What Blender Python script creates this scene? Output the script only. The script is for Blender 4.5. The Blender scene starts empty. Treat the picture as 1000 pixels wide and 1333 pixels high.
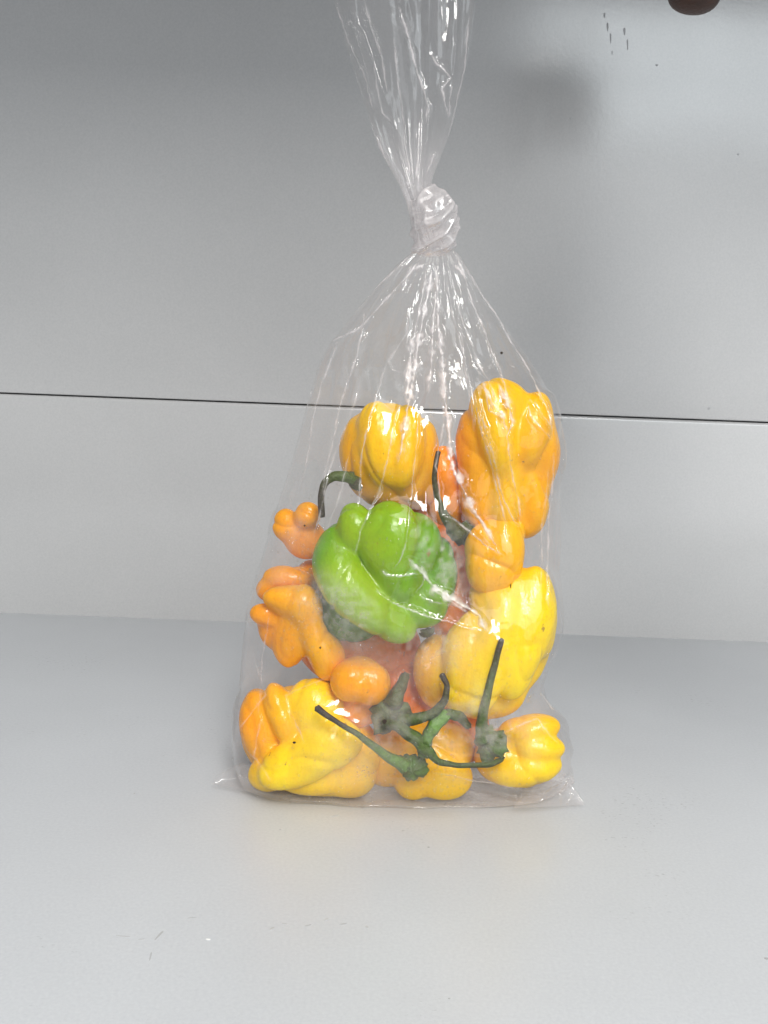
import bpy, bmesh, math, random
import numpy as np
from mathutils import Vector, Matrix
from mathutils.bvhtree import BVHTree

random.seed(7); RNG = np.random.default_rng(11)
SC = bpy.context.scene
COL = SC.collection
R = math.radians

# ------------------------------------------------------------------ camera
F = 1280.0; CX, CY = 500.0, 666.5
PITCH, ROLL = R(10.0), R(2.2)
cam_pos = Vector((0.0, -0.370, 0.1733))
cd = bpy.data.cameras.new('camera'); cam = bpy.data.objects.new('camera', cd); COL.objects.link(cam)
cd.sensor_fit = 'VERTICAL'; cd.sensor_height = 36.0; cd.lens = 36.0 * F / 1333.0
cd.clip_start = 0.01; cd.clip_end = 50
rot = (Matrix.Rotation(math.pi / 2 - PITCH, 3, 'X') @ Matrix.Rotation(ROLL, 3, 'Z'))
cam.matrix_world = Matrix.Translation(cam_pos) @ rot.to_4x4()
SC.camera = cam
ROT = np.array(rot); CP = np.array(cam_pos)

# ------------------------------------------------------------------ world, lamps, exposure
w = bpy.data.worlds.new('World'); SC.world = w; w.use_nodes = True
bg = w.node_tree.nodes['Background']
bg.inputs[0].default_value = (0.93, 0.96, 1.0, 1); bg.inputs[1].default_value = 0.38
SC.view_settings.view_transform = 'Standard'; SC.view_settings.look = 'None'
SC.view_settings.exposure = 0.08; SC.view_settings.gamma = 1.0
SC.cycles.transparent_max_bounces = 48
SC.cycles.max_bounces = 10
SC.cycles.caustics_reflective = False; SC.cycles.caustics_refractive = False

def area(name, loc, target, sx, sy, radiance, color=(1, 1, 1)):
    l = bpy.data.lights.new(name, 'AREA'); l.shape = 'RECTANGLE'; l.size = sx; l.size_y = sy
    l.energy = radiance * math.pi * sx * sy; l.color = color
    o = bpy.data.objects.new(name, l); COL.objects.link(o); o.location = loc
    d = Vector(target) - Vector(loc)
    o.rotation_euler = d.to_track_quat('-Z', 'Y').to_euler()
    return o
area('window_light', (1.02, -2.0, 1.18), (1.02, 0.2, 1.18), 1.24, 1.2, 2.4, (0.90, 0.97, 1.0))
area('ceiling_tube', (0.30, -1.75, 1.45), (0.30, -1.75, 0.0), 0.46, 1.3, 28.0, (1.0, 0.98, 0.95))
area('added_fill_light', (1.45, -2.0, 0.05), (1.45, 0.2, 0.05), 1.7, 1.0, 0.85, (0.95, 0.98, 1.0))  # fill added at lower right to brighten the panels, no such lamp known
area('ceiling_panel', (0.35, -0.65, 1.7), (0, -0.2, 0), 1.8, 0.8, 3.0, (1.0, 0.98, 0.95))

# ------------------------------------------------------------------ pixel <-> place helpers
def ray(px, py):
    d = np.stack([(np.asarray(px, float) - CX) / F, (CY - np.asarray(py, float)) / F, -np.ones_like(np.asarray(px, float) + np.asarray(py, float))], -1)
    return d @ ROT.T
def P(px, py, y):
    d = ray(px, py); t = (np.asarray(y) - CP[1]) / d[..., 1]
    return CP + d * t[..., None] if np.ndim(t) else CP + d * t
def proj(p):
    q = (p - CP) @ ROT
    return CX - F * q[..., 0] / q[..., 2], CY + F * q[..., 1] / q[..., 2]
def scale_at(p):
    return float(-((np.asarray(p) - CP) @ ROT)[2]) / F

# ------------------------------------------------------------------ object helpers
def props(o, label=None, cat=None, group=None, kind=None):
    if label: o['label'] = label
    if cat: o['category'] = cat
    if group: o['group'] = group
    if kind: o['kind'] = kind
    return o
def mesh_obj(name, verts, faces, mat, parent=None, smooth=True, loc=None, attrs=None):
    me = bpy.data.meshes.new(name)
    verts = np.asarray(verts, float)
    if loc is not None: verts = verts - np.asarray(loc)
    if isinstance(faces, np.ndarray):
        n = faces.shape[1]; k = len(faces)
        me.vertices.add(len(verts)); me.vertices.foreach_set('co', verts.astype(np.float32).ravel())
        me.loops.add(k * n); me.loops.foreach_set('vertex_index', faces.astype(np.int32).ravel())
        me.polygons.add(k); me.polygons.foreach_set('loop_start', np.arange(0, k * n, n, dtype=np.int32))
        me.update(calc_edges=True); me.validate()
    else:
        me.from_pydata(verts.tolist(), [], faces); me.update()
    for nm, arr in (attrs or {}).items():
        a = me.attributes.new(nm, 'FLOAT', 'POINT'); a.data.foreach_set('value', np.asarray(arr, np.float32).ravel())
    if smooth: me.shade_smooth()
    me.materials.append(mat)
    o = bpy.data.objects.new(name, me); COL.objects.link(o)
    if loc is not None: o.location = loc
    if parent is not None: o.parent = parent; o.location = (Vector(loc) if loc is not None else Vector((0, 0, 0))) - parent.location
    return o
def empty(name, loc):
    o = bpy.data.objects.new(name, None); COL.objects.link(o); o.location = loc; o.empty_display_size = .01
    return o

# ------------------------------------------------------------------ materials
def new_mat(name):
    m = bpy.data.materials.new(name); m.use_nodes = True
    nt = m.node_tree; nt.nodes.clear()
    out = nt.nodes.new('ShaderNodeOutputMaterial')
    return m, nt, out
def N(nt, t, **kw):
    n = nt.nodes.new(t)
    for k, v in kw.items():
        if k in n.inputs: n.inputs[k].default_value = v
        else: setattr(n, k, v)
    return n
def L(nt, a, b): nt.links.new(a, b)
def mathn(nt, op, a, b=None, clamp=False):
    n = nt.nodes.new('ShaderNodeMath'); n.operation = op; n.use_clamp = clamp
    for i, v in enumerate((a, b)):
        if v is None: continue
        if isinstance(v, (int, float)): n.inputs[i].default_value = v
        else: nt.links.new(v, n.inputs[i])
    return n.outputs[0]
def noise(nt, vec, scale, detail=3, rough=.5, scalevec=None):
    if scalevec:
        mp = N(nt, 'ShaderNodeMapping'); mp.inputs['Scale'].default_value = scalevec; L(nt, vec, mp.inputs[0]); vec = mp.outputs[0]
    n = N(nt, 'ShaderNodeTexNoise', Scale=scale, Detail=detail, Roughness=rough); L(nt, vec, n.inputs['Vector'])
    return n.outputs['Fac']
def ramp(nt, fac, stops):
    r = nt.nodes.new('ShaderNodeValToRGB'); e = r.color_ramp.elements
    while len(e) < len(stops): e.new(.5)
    for i, (p, c) in enumerate(stops):
        e[i].position = p; e[i].color = tuple(c) + (1,) if len(c) == 3 else c
    L(nt, fac, r.inputs[0]); return r.outputs[0]

def painted_metal(name, base, rough, spec=.5, scratches=0.0):
    m, nt, out = new_mat(name)
    tc = N(nt, 'ShaderNodeTexCoord'); v = tc.outputs['Object']
    b = N(nt, 'ShaderNodeBsdfPrincipled'); b.inputs['Specular IOR Level'].default_value = spec; b.inputs['IOR'].default_value = 1.7 if spec > .9 else 1.5
    n1 = noise(nt, v, 9, 4, .6); n2 = noise(nt, v, 900, 2, .6)
    c = ramp(nt, n1, [(.3, [x * .965 for x in base]), (.7, [min(1, x * 1.03) for x in base])])
    g = N(nt, 'ShaderNodeMix', data_type='RGBA', blend_type='MULTIPLY'); g.inputs[0].default_value = 1
    L(nt, c, g.inputs[6]); gr = ramp(nt, n2, [(.25, (.90, .90, .91)), (.75, (1, 1, 1))]); L(nt, gr, g.inputs[7])
    col = g.outputs[2]
    if scratches:
        # worn specks and hairline scuffs in bands, as dirt on the paint
        s1 = noise(nt, v, 420, 2, .6, (1.0, 2.2, 1)); s2 = noise(nt, v, 14, 3, .6)
        k = mathn(nt, 'MULTIPLY', ramp(nt, s1, [(.635, (0, 0, 0)), (.69, (1, 1, 1))]), ramp(nt, s2, [(.56, (0, 0, 0)), (.70, (1, 1, 1))]))
        mx = N(nt, 'ShaderNodeMix', data_type='RGBA'); L(nt, mathn(nt, 'MULTIPLY', k, scratches), mx.inputs[0])
        L(nt, col, mx.inputs[6]); mx.inputs[7].default_value = (.12, .12, .12, 1); col = mx.outputs[2]
    L(nt, col, b.inputs['Base Color'])
    rr = mathn(nt, 'ADD', mathn(nt, 'MULTIPLY', noise(nt, v, 30, 4), .08), rough - .04)
    L(nt, rr, b.inputs['Roughness'])
    bp = N(nt, 'ShaderNodeBump', Strength=.05, Distance=.0005); L(nt, noise(nt, v, 500, 2), bp.inputs['Height'])
    wv = N(nt, 'ShaderNodeBump', Strength=.25, Distance=.004); L(nt, noise(nt, v, 7, 2), wv.inputs['Height'])
    L(nt, wv.outputs[0], bp.inputs['Normal']); L(nt, bp.outputs[0], b.inputs['Normal'])
    L(nt, b.outputs[0], out.inputs[0]); return m

M_SHELF = painted_metal('shelf_paint', (.545, .562, .578), .34, .5, .55)
M_PANEL = painted_metal('panel_paint', (.55, .55, .545), .18, 1.0, 0)
M_DARK = painted_metal('gap_dark', (.03, .032, .035), .5)

def pepper_mat(name, stops, mottled=0.0):
    m, nt, out = new_mat(name)
    tc = N(nt, 'ShaderNodeTexCoord'); v = tc.outputs['Object']
    at = N(nt, 'ShaderNodeAttribute', attribute_name='ripe_shade')
    n1 = noise(nt, v, 70, 4, .6)
    f = mathn(nt, 'ADD', at.outputs['Fac'], mathn(nt, 'MULTIPLY', mathn(nt, 'SUBTRACT', n1, .5), .28), )
    f = mathn(nt, 'DIVIDE', f, 1.95, True)
    c = ramp(nt, f, stops)
    st = noise(nt, v, 160, 4, .6, (1, 1, .22))
    g0 = N(nt, 'ShaderNodeMix', data_type='RGBA', blend_type='MULTIPLY'); g0.inputs[0].default_value = .55
    L(nt, c, g0.inputs[6]); L(nt, ramp(nt, st, [(.25, (.90, .72, .6)), (.6, (1, 1, 1))]), g0.inputs[7]); c = g0.outputs[2]
    # small corky scars
    sc = noise(nt, v, 230, 3, .6); sm = mathn(nt, 'MULTIPLY', ramp(nt, sc, [(.70, (0, 0, 0)), (.745, (1, 1, 1))]), .7)
    g1 = N(nt, 'ShaderNodeMix', data_type='RGBA'); L(nt, sm, g1.inputs[0]); L(nt, c, g1.inputs[6]); g1.inputs[7].default_value = (.30, .14, .03, 1); c = g1.outputs[2]
    # faint pores and spots
    n2 = noise(nt, v, 900, 2, .5)
    sp = ramp(nt, n2, [(.30, (.86, .80, .7)), (.42, (1, 1, 1))])
    g = N(nt, 'ShaderNodeMix', data_type='RGBA', blend_type='MULTIPLY'); g.inputs[0].default_value = .6
    L(nt, c, g.inputs[6]); L(nt, sp, g.inputs[7])
    b = N(nt, 'ShaderNodeBsdfPrincipled'); L(nt, g.outputs[2], b.inputs['Base Color'])
    b.inputs['Subsurface Weight'].default_value = .3
    b.inputs['Subsurface Radius'].default_value = (1.0, .6, .08); b.inputs['Subsurface Scale'].default_value = .004
    L(nt, mathn(nt, 'ADD', mathn(nt, 'MULTIPLY', noise(nt, v, 120, 3), .14), .15), b.inputs['Roughness'])
    b.inputs['Specular IOR Level'].default_value = .42
    b.inputs['Coat Weight'].default_value = .04; b.inputs['Coat Roughness'].default_value = .12
    bp = N(nt, 'ShaderNodeBump', Strength=.55, Distance=.0016)
    L(nt, mathn(nt, 'ADD', mathn(nt, 'ADD', noise(nt, v, 70, 4, .6), mathn(nt, 'MULTIPLY', st, .7)), mathn(nt, 'MULTIPLY', noise(nt, v, 700, 2), .06)), bp.inputs['Height'])
    L(nt, bp.outputs[0], b.inputs['Normal'])
    L(nt, b.outputs[0], out.inputs[0]); return m
M_PEP = pepper_mat('pepper_skin', [(0, (1.0, .71, .001)), (.20, (.98, .51, .001)), (.45, (.93, .325, .001)), (.70, (.88, .21, .001)), (1, (.55, .11, .004))])
M_GREEN = pepper_mat('green_pepper_skin', [(0, (.30, .48, .006)), (.12, (.16, .38, .005)), (.32, (.06, .22, .006)), (.75, (.08, .24, .012)), (1, (.05, .14, .02))])

def stem_mat():
    m, nt, out = new_mat('stem_green')
    tc = N(nt, 'ShaderNodeTexCoord'); v = tc.outputs['Object']
    at = N(nt, 'ShaderNodeAttribute', attribute_name='ripe_shade')
    n = noise(nt, v, 350, 4, .65)
    f = mathn(nt, 'ADD', at.outputs['Fac'], mathn(nt, 'MULTIPLY', mathn(nt, 'SUBTRACT', n, .5), .45), True)
    c = ramp(nt, f, [(0, (.12, .27, .02)), (.25, (.075, .13, .016)), (.55, (.060, .068, .016)), (.8, (.05, .035, .02)), (1, (.02, .012, .01))])
    b = N(nt, 'ShaderNodeBsdfPrincipled', Roughness=.55); L(nt, c, b.inputs['Base Color'])
    b.inputs['Subsurface Weight'].default_value = .05; b.inputs['Subsurface Scale'].default_value = .001
    bp = N(nt, 'ShaderNodeBump', Strength=.9, Distance=.0011)
    L(nt, mathn(nt, 'ADD', noise(nt, v, 500, 3), noise(nt, v, 160, 4, .7)), bp.inputs['Height']); L(nt, bp.outputs[0], b.inputs['Normal'])
    L(nt, b.outputs[0], out.inputs[0]); return m
M_STEM = stem_mat()

def film_mat(name, fog_gain=1.0, spec=2.2, streak=None):
    m, nt, out = new_mat(name)
    tc = N(nt, 'ShaderNodeTexCoord'); v = tc.outputs['Object']
    at = N(nt, 'ShaderNodeAttribute', attribute_name='fog_glint')
    n1 = noise(nt, v, 45, 4, .6); n2 = noise(nt, v, 600, 3, .6)
    fog_glint = mathn(nt, 'MULTIPLY', at.outputs['Fac'], mathn(nt, 'ADD', mathn(nt, 'MULTIPLY', n1, .9), mathn(nt, 'MULTIPLY', n2, .6)))
    fog_glint = mathn(nt, 'MULTIPLY', fog_glint, fog_gain, True)
    dif = N(nt, 'ShaderNodeBsdfDiffuse'); dif.inputs[0].default_value = (.97, .92, .92, 1)
    trl = N(nt, 'ShaderNodeBsdfTranslucent'); trl.inputs[0].default_value = (.97, .92, .92, 1)
    hz = N(nt, 'ShaderNodeMixShader'); hz.inputs[0].default_value = .4; L(nt, dif.outputs[0], hz.inputs[1]); L(nt, trl.outputs[0], hz.inputs[2])
    tr = N(nt, 'ShaderNodeBsdfTransparent'); tr.inputs[0].default_value = (.982, .978, .976, 1)
    m1 = N(nt, 'ShaderNodeMixShader'); L(nt, fog_glint, m1.inputs[0]); L(nt, tr.outputs[0], m1.inputs[1]); L(nt, hz.outputs[0], m1.inputs[2])
    bp = N(nt, 'ShaderNodeBump', Strength=.10, Distance=.0006)
    L(nt, mathn(nt, 'ADD', noise(nt, v, 130, 3, .6), mathn(nt, 'MULTIPLY', n2, .15)), bp.inputs['Height'])
    gl = N(nt, 'ShaderNodeBsdfGlossy', Roughness=.07); gl.inputs[0].default_value = (1, 1, 1, 1); L(nt, bp.outputs[0], gl.inputs['Normal'])
    lw = N(nt, 'ShaderNodeLayerWeight'); lw.inputs[0].default_value = .5
    p5 = mathn(nt, 'POWER', lw.outputs['Facing'], 5.0)
    fr = mathn(nt, 'MULTIPLY', mathn(nt, 'ADD', mathn(nt, 'MULTIPLY', p5, .75), .038), spec, True)
    m2 = N(nt, 'ShaderNodeMixShader'); L(nt, fr, m2.inputs[0]); L(nt, m1.outputs[0], m2.inputs[1]); L(nt, gl.outputs[0], m2.inputs[2])
    L(nt, m2.outputs[0], out.inputs[0]); return m
M_FILM = film_mat('clear_plastic_film', 1.0, 1.2)
M_KNOT = film_mat('bunched_plastic_film', 1.0, 2.4)

def simple_mat(name, col, rough=.5, sss=0.0, bump=0.0, bscale=300):
    m, nt, out = new_mat(name)
    tc = N(nt, 'ShaderNodeTexCoord'); v = tc.outputs['Object']
    b = N(nt, 'ShaderNodeBsdfPrincipled', Roughness=rough)
    c = ramp(nt, noise(nt, v, bscale * .3, 4), [(.3, [x * .8 for x in col]), (.7, [min(1, x * 1.15) for x in col])]); L(nt, c, b.inputs['Base Color'])
    if sss: b.inputs['Subsurface Weight'].default_value = sss; b.inputs['Subsurface Scale'].default_value = .002
    if bump:
        bp = N(nt, 'ShaderNodeBump', Strength=bump, Distance=.0006); L(nt, noise(nt, v, bscale, 4), bp.inputs['Height']); L(nt, bp.outputs[0], b.inputs['Normal'])
    L(nt, b.outputs[0], out.inputs[0]); return m
M_SKIN = simple_mat('dark_skin', (.055, .024, .016), .5, .1, .5, 900)
M_NAIL = simple_mat('nail', (.30, .16, .12), .3)
M_SPECK = simple_mat('dark_speck', (.03, .018, .01), .6)
def drop_mat():
    m, nt, out = new_mat('water_drop')
    g = N(nt, 'ShaderNodeBsdfGlossy', Roughness=.03); t = N(nt, 'ShaderNodeBsdfTransparent'); t.inputs[0].default_value = (.985, .98, .97, 1)
    lw = N(nt, 'ShaderNodeLayerWeight'); lw.inputs[0].default_value = .5
    f = mathn(nt, 'ADD', mathn(nt, 'MULTIPLY', mathn(nt, 'POWER', lw.outputs['Facing'], 4.0), .8), .035, True)
    mx = N(nt, 'ShaderNodeMixShader'); L(nt, f, mx.inputs[0]); L(nt, t.outputs[0], mx.inputs[1]); L(nt, g.outputs[0], mx.inputs[2])
    L(nt, mx.outputs[0], out.inputs[0]); return m
M_DROP = drop_mat()

# ------------------------------------------------------------------ setting: shelf and back panels
PY = 0.208; ZJ = 0.1334
def slab(name, x0, x1, y0, y1, z0, z1, mat, bevel, parent=None, seg=4):
    bm = bmesh.new()
    bmesh.ops.create_cube(bm, size=1, matrix=Matrix.Translation(((x0 + x1) / 2, (y0 + y1) / 2, (z0 + z1) / 2)) @ Matrix.Diagonal((x1 - x0, y1 - y0, z1 - z0, 1)))
    if bevel: bmesh.ops.bevel(bm, geom=bm.edges[:], offset=bevel, segments=seg, profile=.5, affect='EDGES')
    me = bpy.data.meshes.new(name); bm.to_mesh(me); bm.free(); me.materials.append(mat)
    for p in me.polygons: p.use_smooth = True
    me.set_sharp_from_angle(angle=R(50))
    o = bpy.data.objects.new(name, me); COL.objects.link(o)
    if parent: o.parent = parent
    return o
props(slab('shelf', -.75, .75, -.21, PY + .004, -.018, 0, M_SHELF, .0025), 'light grey painted metal shelf that the bag of peppers stands on', 'shelf', kind='structure')
props(slab('lower_back_panel', -.75, .75, PY, PY + .016, -.002, ZJ - .0005, M_PANEL, .0018), 'lower grey metal back panel rising from the shelf', 'panel', kind='structure')
props(slab('upper_back_panel', -.75, .75, PY - .0005, PY + .016, ZJ + .0003, .62, M_PANEL, .0008), 'upper grey metal back panel above the dark joint line', 'panel', kind='structure')
props(slab('overhead_shade_slab', -.75, .75, -.11, PY - .001, .455, .473, M_SHELF, .002), 'unseen grey slab added overhead to shade the back panels', 'shelf', kind='structure')  # out of view, added to block light and darken the panel tops
props(slab('backing_board', -.75, .75, PY + .020, PY + .026, 0, .6, M_DARK, 0), 'dark board behind the gap between the two back panels', 'board', kind='structure')

# small scuffs and grit, each a thin flake of its own
def flake(px, py, on, w_, h_, ang, mat, parent):
    d = ray(px, py)
    p = CP + d * ((-CP[2] / d[2]) if on == 'shelf' else ((PY - .0005 - CP[1]) / d[1]))
    n = 10; a = np.linspace(0, 2 * math.pi, n, endpoint=False)
    x, y = w_ * np.cos(a) * (1 + .25 * np.sin(3 * a + ang)), h_ * np.sin(a) * (1 + .2 * np.cos(2 * a))
    u, v = x * math.cos(ang) - y * math.sin(ang), x * math.sin(ang) + y * math.cos(ang); z = np.zeros(n)
    lo = np.stack([u, v, z], 1) if on == 'shelf' else np.stack([u, z, v], 1)
    up_ = np.array([0, 0, .00012]) if on == 'shelf' else np.array([0, -.00012, 0])
    V = np.concatenate([p + lo + up_ * .1, p + lo * .9 + up_])
    f = [tuple(range(n, 2 * n)), tuple(range(n - 1, -1, -1))] + [(j, (j + 1) % n, n + (j + 1) % n, n + j) for j in range(n)]
    mesh_obj('scuff_mark', V, f, mat, parent, False)
M_SCUFF = simple_mat('grey_scuff', (.42, .425, .43), .4); M_CHIP = simple_mat('pale_chip', (.85, .85, .83), .5)
M_FAINT = simple_mat('faint_scuff', (.46, .465, .47), .4)
_sh = bpy.data.objects['shelf']; _up = bpy.data.objects['upper_back_panel']
for px, py, w_, h_, a, m in [(365, 1080, .0004, .0003, 0, M_SCUFF), (558, 1103, .0004, .0004, 0, M_SCUFF), (271, 1223, .0007, .0004, 0, M_CHIP), (207, 1218, .0003, .0030, -.3, M_SCUFF), (160, 1219, .0022, .0003, -.1, M_FAINT), (184, 1223, .0009, .0003, .2, M_FAINT), (354, 1209, .0005, .0012, -.6, M_FAINT),
    (401, 1205, .0011, .0004, .5, M_SCUFF), (371, 1203, .0009, .0003, -.3, M_FAINT), (425, 1197, .0004, .0010, -.6, M_FAINT), (447, 1203, .0012, .0003, .4, M_FAINT), (478, 1207, .0004, .0008, .3, M_FAINT), (585, 1300, .0003, .0003, 0, M_SCUFF), (998, 1248, .0006, .0006, 0, M_SCUFF), (436, 1062, .0016, .0002, .5, M_FAINT), (250, 1195, .0014, .0002, .3, M_FAINT), (196, 1245, .0002, .0024, .1, M_FAINT), (175, 1033, .0003, .0006, 0, M_FAINT)]:
    flake(px, py, 'shelf', w_, h_, a, m, _sh)
for px, py, w_, h_, a, m in [(791, 35, .0005, .0028, .1, M_SCUFF), (795, 50, .0004, .0032, .12, M_SCUFF), (797, 69, .0003, .0012, .1, M_FAINT), (813, 41, .0006, .0024, .1, M_FAINT), (817, 58, .0004, .0034, .1, M_FAINT), (787, 20, .0005, .0016, .1, M_FAINT), (855, 85, .0007, .0006, 0, M_FAINT), (743, 154, .0007, .0007, 0, M_FAINT), (923, 532, .0008, .0009, 0, M_FAINT), (961, 201, .0006, .0006, 0, M_FAINT)]:
    flake(px, py, 'panel', w_, h_, a, m, _up)

# ------------------------------------------------------------------ peppers
_bm = bmesh.new(); bmesh.ops.create_icosphere(_bm, subdivisions=6, radius=1)
ICO_V = np.array([v.co[:] for v in _bm.verts]); ICO_F = np.array([[v.index for v in f.verts] for f in _bm.faces], np.int32); _bm.free()
_bm = bmesh.new(); bmesh.ops.create_icosphere(_bm, subdivisions=5, radius=1)
ICO5_V = np.array([v.co[:] for v in _bm.verts]); ICO5_F = np.array([[v.index for v in f.verts] for f in _bm.faces], np.int32); _bm.free()

def vnoise3(p, seed, scale):
    r = np.random.default_rng(seed); out = np.zeros(len(p))
    for i in range(7):
        k = r.normal(size=3); k /= np.linalg.norm(k); k *= scale * (0.6 + r.random() * 1.2)
        out += np.sin(p @ k + r.random() * 6.28)
    return out / 7 * 1.6

def star_blob(lobes, k_px=3.0, seed=1, lump=1.0, hi=True, ridge=0.0):
    """lobes: (px, py, y_mm, rx_px, ry_px, rdepth_px, angle_deg, tint) -> smooth union surface seen from its middle"""
    V, Fc = (ICO_V, ICO_F) if hi else (ICO5_V, ICO5_F)
    cs = [P(l[0], l[1], l[2] * .001) for l in lobes]
    wts = np.array([l[3] * l[4] for l in lobes], float)
    c0 = (np.array(cs) * wts[:, None]).sum(0) / wts.sum()
    s = scale_at(c0); right = ROT[:, 0]; up = ROT[:, 1]; back = ROT[:, 2]
    E = []
    for l, c in zip(lobes, cs):
        a = R(l[6]); dn = -up
        ay = math.sin(a) * right + math.cos(a) * dn
        ax = math.cos(a) * right - math.sin(a) * dn
        E.append((c, np.stack([ax, ay, back]), np.array([l[3], l[4], l[5]], float) * s))
    def fs(p):
        o = []
        for c, B, r in E:
            q = (p - c) @ B.T
            k0 = np.linalg.norm(q / r, axis=1); k1 = np.linalg.norm(q / (r * r), axis=1) + 1e-12
            o.append(k0 * (k0 - 1) / k1)
        return np.array(o)
    k = k_px * s; kg = 9 * s
    grp = [l[8] if len(l) > 8 else 100 + i for i, l in enumerate(lobes)]
    def lse(o, k): return -k * np.log(np.exp(-np.clip(o / k, -60, 60)).sum(0))
    def smin(o): return lse(np.array([lse(o[[i for i, g_ in enumerate(grp) if g_ == g]], kg) for g in sorted(set(grp))]), k)
    t = np.full(len(V), max(np.linalg.norm(c - c0) + r.max() for c, B, r in E) * 1.15)
    for i in range(60):
        f = smin(fs(c0 + V * t[:, None])); t = np.maximum(t - f * .8, .0005)
    p = c0 + V * t[:, None]; o = fs(p)
    wt = np.exp(-np.clip((o - o.min(0)) / (8 * s), 0, 30)); wt /= wt.sum(0)
    tint = (wt * np.array([l[7] for l in lobes])[:, None]).sum(0)
    q_ = p + np.stack([vnoise3(p, seed + 3, 120), vnoise3(p, seed + 4, 120), vnoise3(p, seed + 6, 120)], 1) * .002
    pin = np.clip(1 - np.abs(vnoise3(q_, seed + 52, 170)) * 2.6, 0, 1) ** 2
    t = t + s * lump * (vnoise3(p, seed, 90) * 1.6 + vnoise3(p, seed + 50, 230) * 1.1 + vnoise3(p, seed + 51, 560) * .3 - pin * 2.0)
    if ridge: t = t + s * ridge * (1 - 2 * np.abs(vnoise3(p, seed + 9, 420)))
    p = c0 + V * t[:, None]
    tint = tint + vnoise3(p, seed + 77, 70) * .10
    return p, Fc, c0, tint

def tube(pts, radii, tints, seg=12, sub=8, wob=.08, seed=0):
    """pts px,py,y_mm ; radii px"""
    Q = np.array([P(a, b, c * .001) for a, b, c in pts]); n = len(Q)
    def cat(A, t):
        i = min(int(t), n - 2); f = t - i
        p0, p1, p2, p3 = A[max(i - 1, 0)], A[i], A[i + 1], A[min(i + 2, n - 1)]
        return .5 * ((2 * p1) + (-p0 + p2) * f + (2 * p0 - 5 * p1 + 4 * p2 - p3) * f * f + (-p0 + 3 * p1 - 3 * p2 + p3) * f ** 3)
    ts = np.linspace(0, n - 1, (n - 1) * sub + 1)
    C = np.array([cat(Q, t) for t in ts]); s = scale_at(Q[0])
    rad = np.interp(ts, np.arange(n), radii) * s * .86; tn = np.interp(ts, np.arange(n), tints)
    T = np.gradient(C, axis=0); T /= np.linalg.norm(T, axis=1)[:, None] + 1e-12
    r = np.random.default_rng(seed + 5); ph = r.random(3) * 6
    verts, tint = [], []
    U = np.cross(T[0], [0, 1, .1]); U /= np.linalg.norm(U)
    for i in range(len(C)):
        U = U - T[i] * (U @ T[i]); U /= np.linalg.norm(U); W = np.cross(T[i], U)
        for j in range(seg):
            a = 2 * math.pi * j / seg
            rr = rad[i] * (1 + 1.5 * wob * math.sin(5 * a + ph[0]) + wob * math.sin(i * .9 + ph[1] + a) * .7)
            verts.append(C[i] + rr * (math.cos(a) * U + math.sin(a) * W)); tint.append(tn[i])
    faces = [(i * seg + j, i * seg + (j + 1) % seg, (i + 1) * seg + (j + 1) % seg, (i + 1) * seg + j) for i in range(len(C) - 1) for j in range(seg)]
    verts += [C[0] - T[0] * rad[0] * .5, C[-1] + T[-1] * rad[-1] * .5]; tint += [tn[0], tn[-1]]
    a, b = len(verts) - 2, len(verts) - 1; e = (len(C) - 1) * seg
    faces += [(a, (j + 1) % seg, j) for j in range(seg)] + [(b, e + j, e + (j + 1) % seg) for j in range(seg)]
    return np.array(verts), faces, tint

def calyx(px, py, ymm, r_px, axis, tint, seed=0, lobes=5, depth=.55):
    """a small leafy cap: dome with a ragged lobed rim; axis points out of the fruit, in (right, down, towards viewer)"""
    c = P(px, py, ymm * .001); s = scale_at(c) * r_px * .9
    ax = axis[0] * ROT[:, 0] - axis[1] * ROT[:, 1] + axis[2] * ROT[:, 2]; ax = ax / np.linalg.norm(ax)
    u = np.cross(ax, [.3, .2, .9]); u /= np.linalg.norm(u); v = np.cross(ax, u)
    r = np.random.default_rng(seed); ph = r.random(4) * 6
    na, nr = 40, 9; verts = []; tints = []
    for side in (0, 1):
        for i in range(nr + 1):
            f = i / nr
            for j in range(na):
                a = 2 * math.pi * j / na
                rim = 1 + .10 * math.cos(lobes * a + ph[0]) + .10 * math.sin(3 * a + ph[1]) + .07 * math.sin(11 * a + ph[2]) + .05 * math.sin(17 * a + ph[0])
                rr = f * rim; h = depth * (1 - f ** 2.2) - .12 * f ** 6 + .09 * math.sin(7 * a + ph[3]) * f + .05 * math.sin(13 * a + 5 * f + ph[1]) * f
                h -= side * (.16 * (1 - f) + .09)
                verts.append(c + s * (rr * (math.cos(a) * u + math.sin(a) * v) + h * ax)); tints.append(tint + .12 * math.sin(4 * a + ph[2]) * f)
    off = (nr + 1) * na; faces = []
    for i in range(nr):
        for j in range(na):
            a, b = i * na + j, i * na + (j + 1) % na
            faces.append((a, b, b + na, a + na)); faces.append((a + off, a + na + off, b + na + off, b + off))
    for j in range(na):
        a, b = nr * na + j, nr * na + (j + 1) % na
        faces.append((a, b, b + off, a + off))
    return np.array(verts), faces, tints

SOLID_V, SOLID_F = [], []
def add_solid(v, f):
    off = sum(len(x) for x in SOLID_V); SOLID_V.append(np.asarray(v))
    SOLID_F.extend([tuple(int(i) + off for i in q) for q in (f.tolist() if isinstance(f, np.ndarray) else f)])

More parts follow.
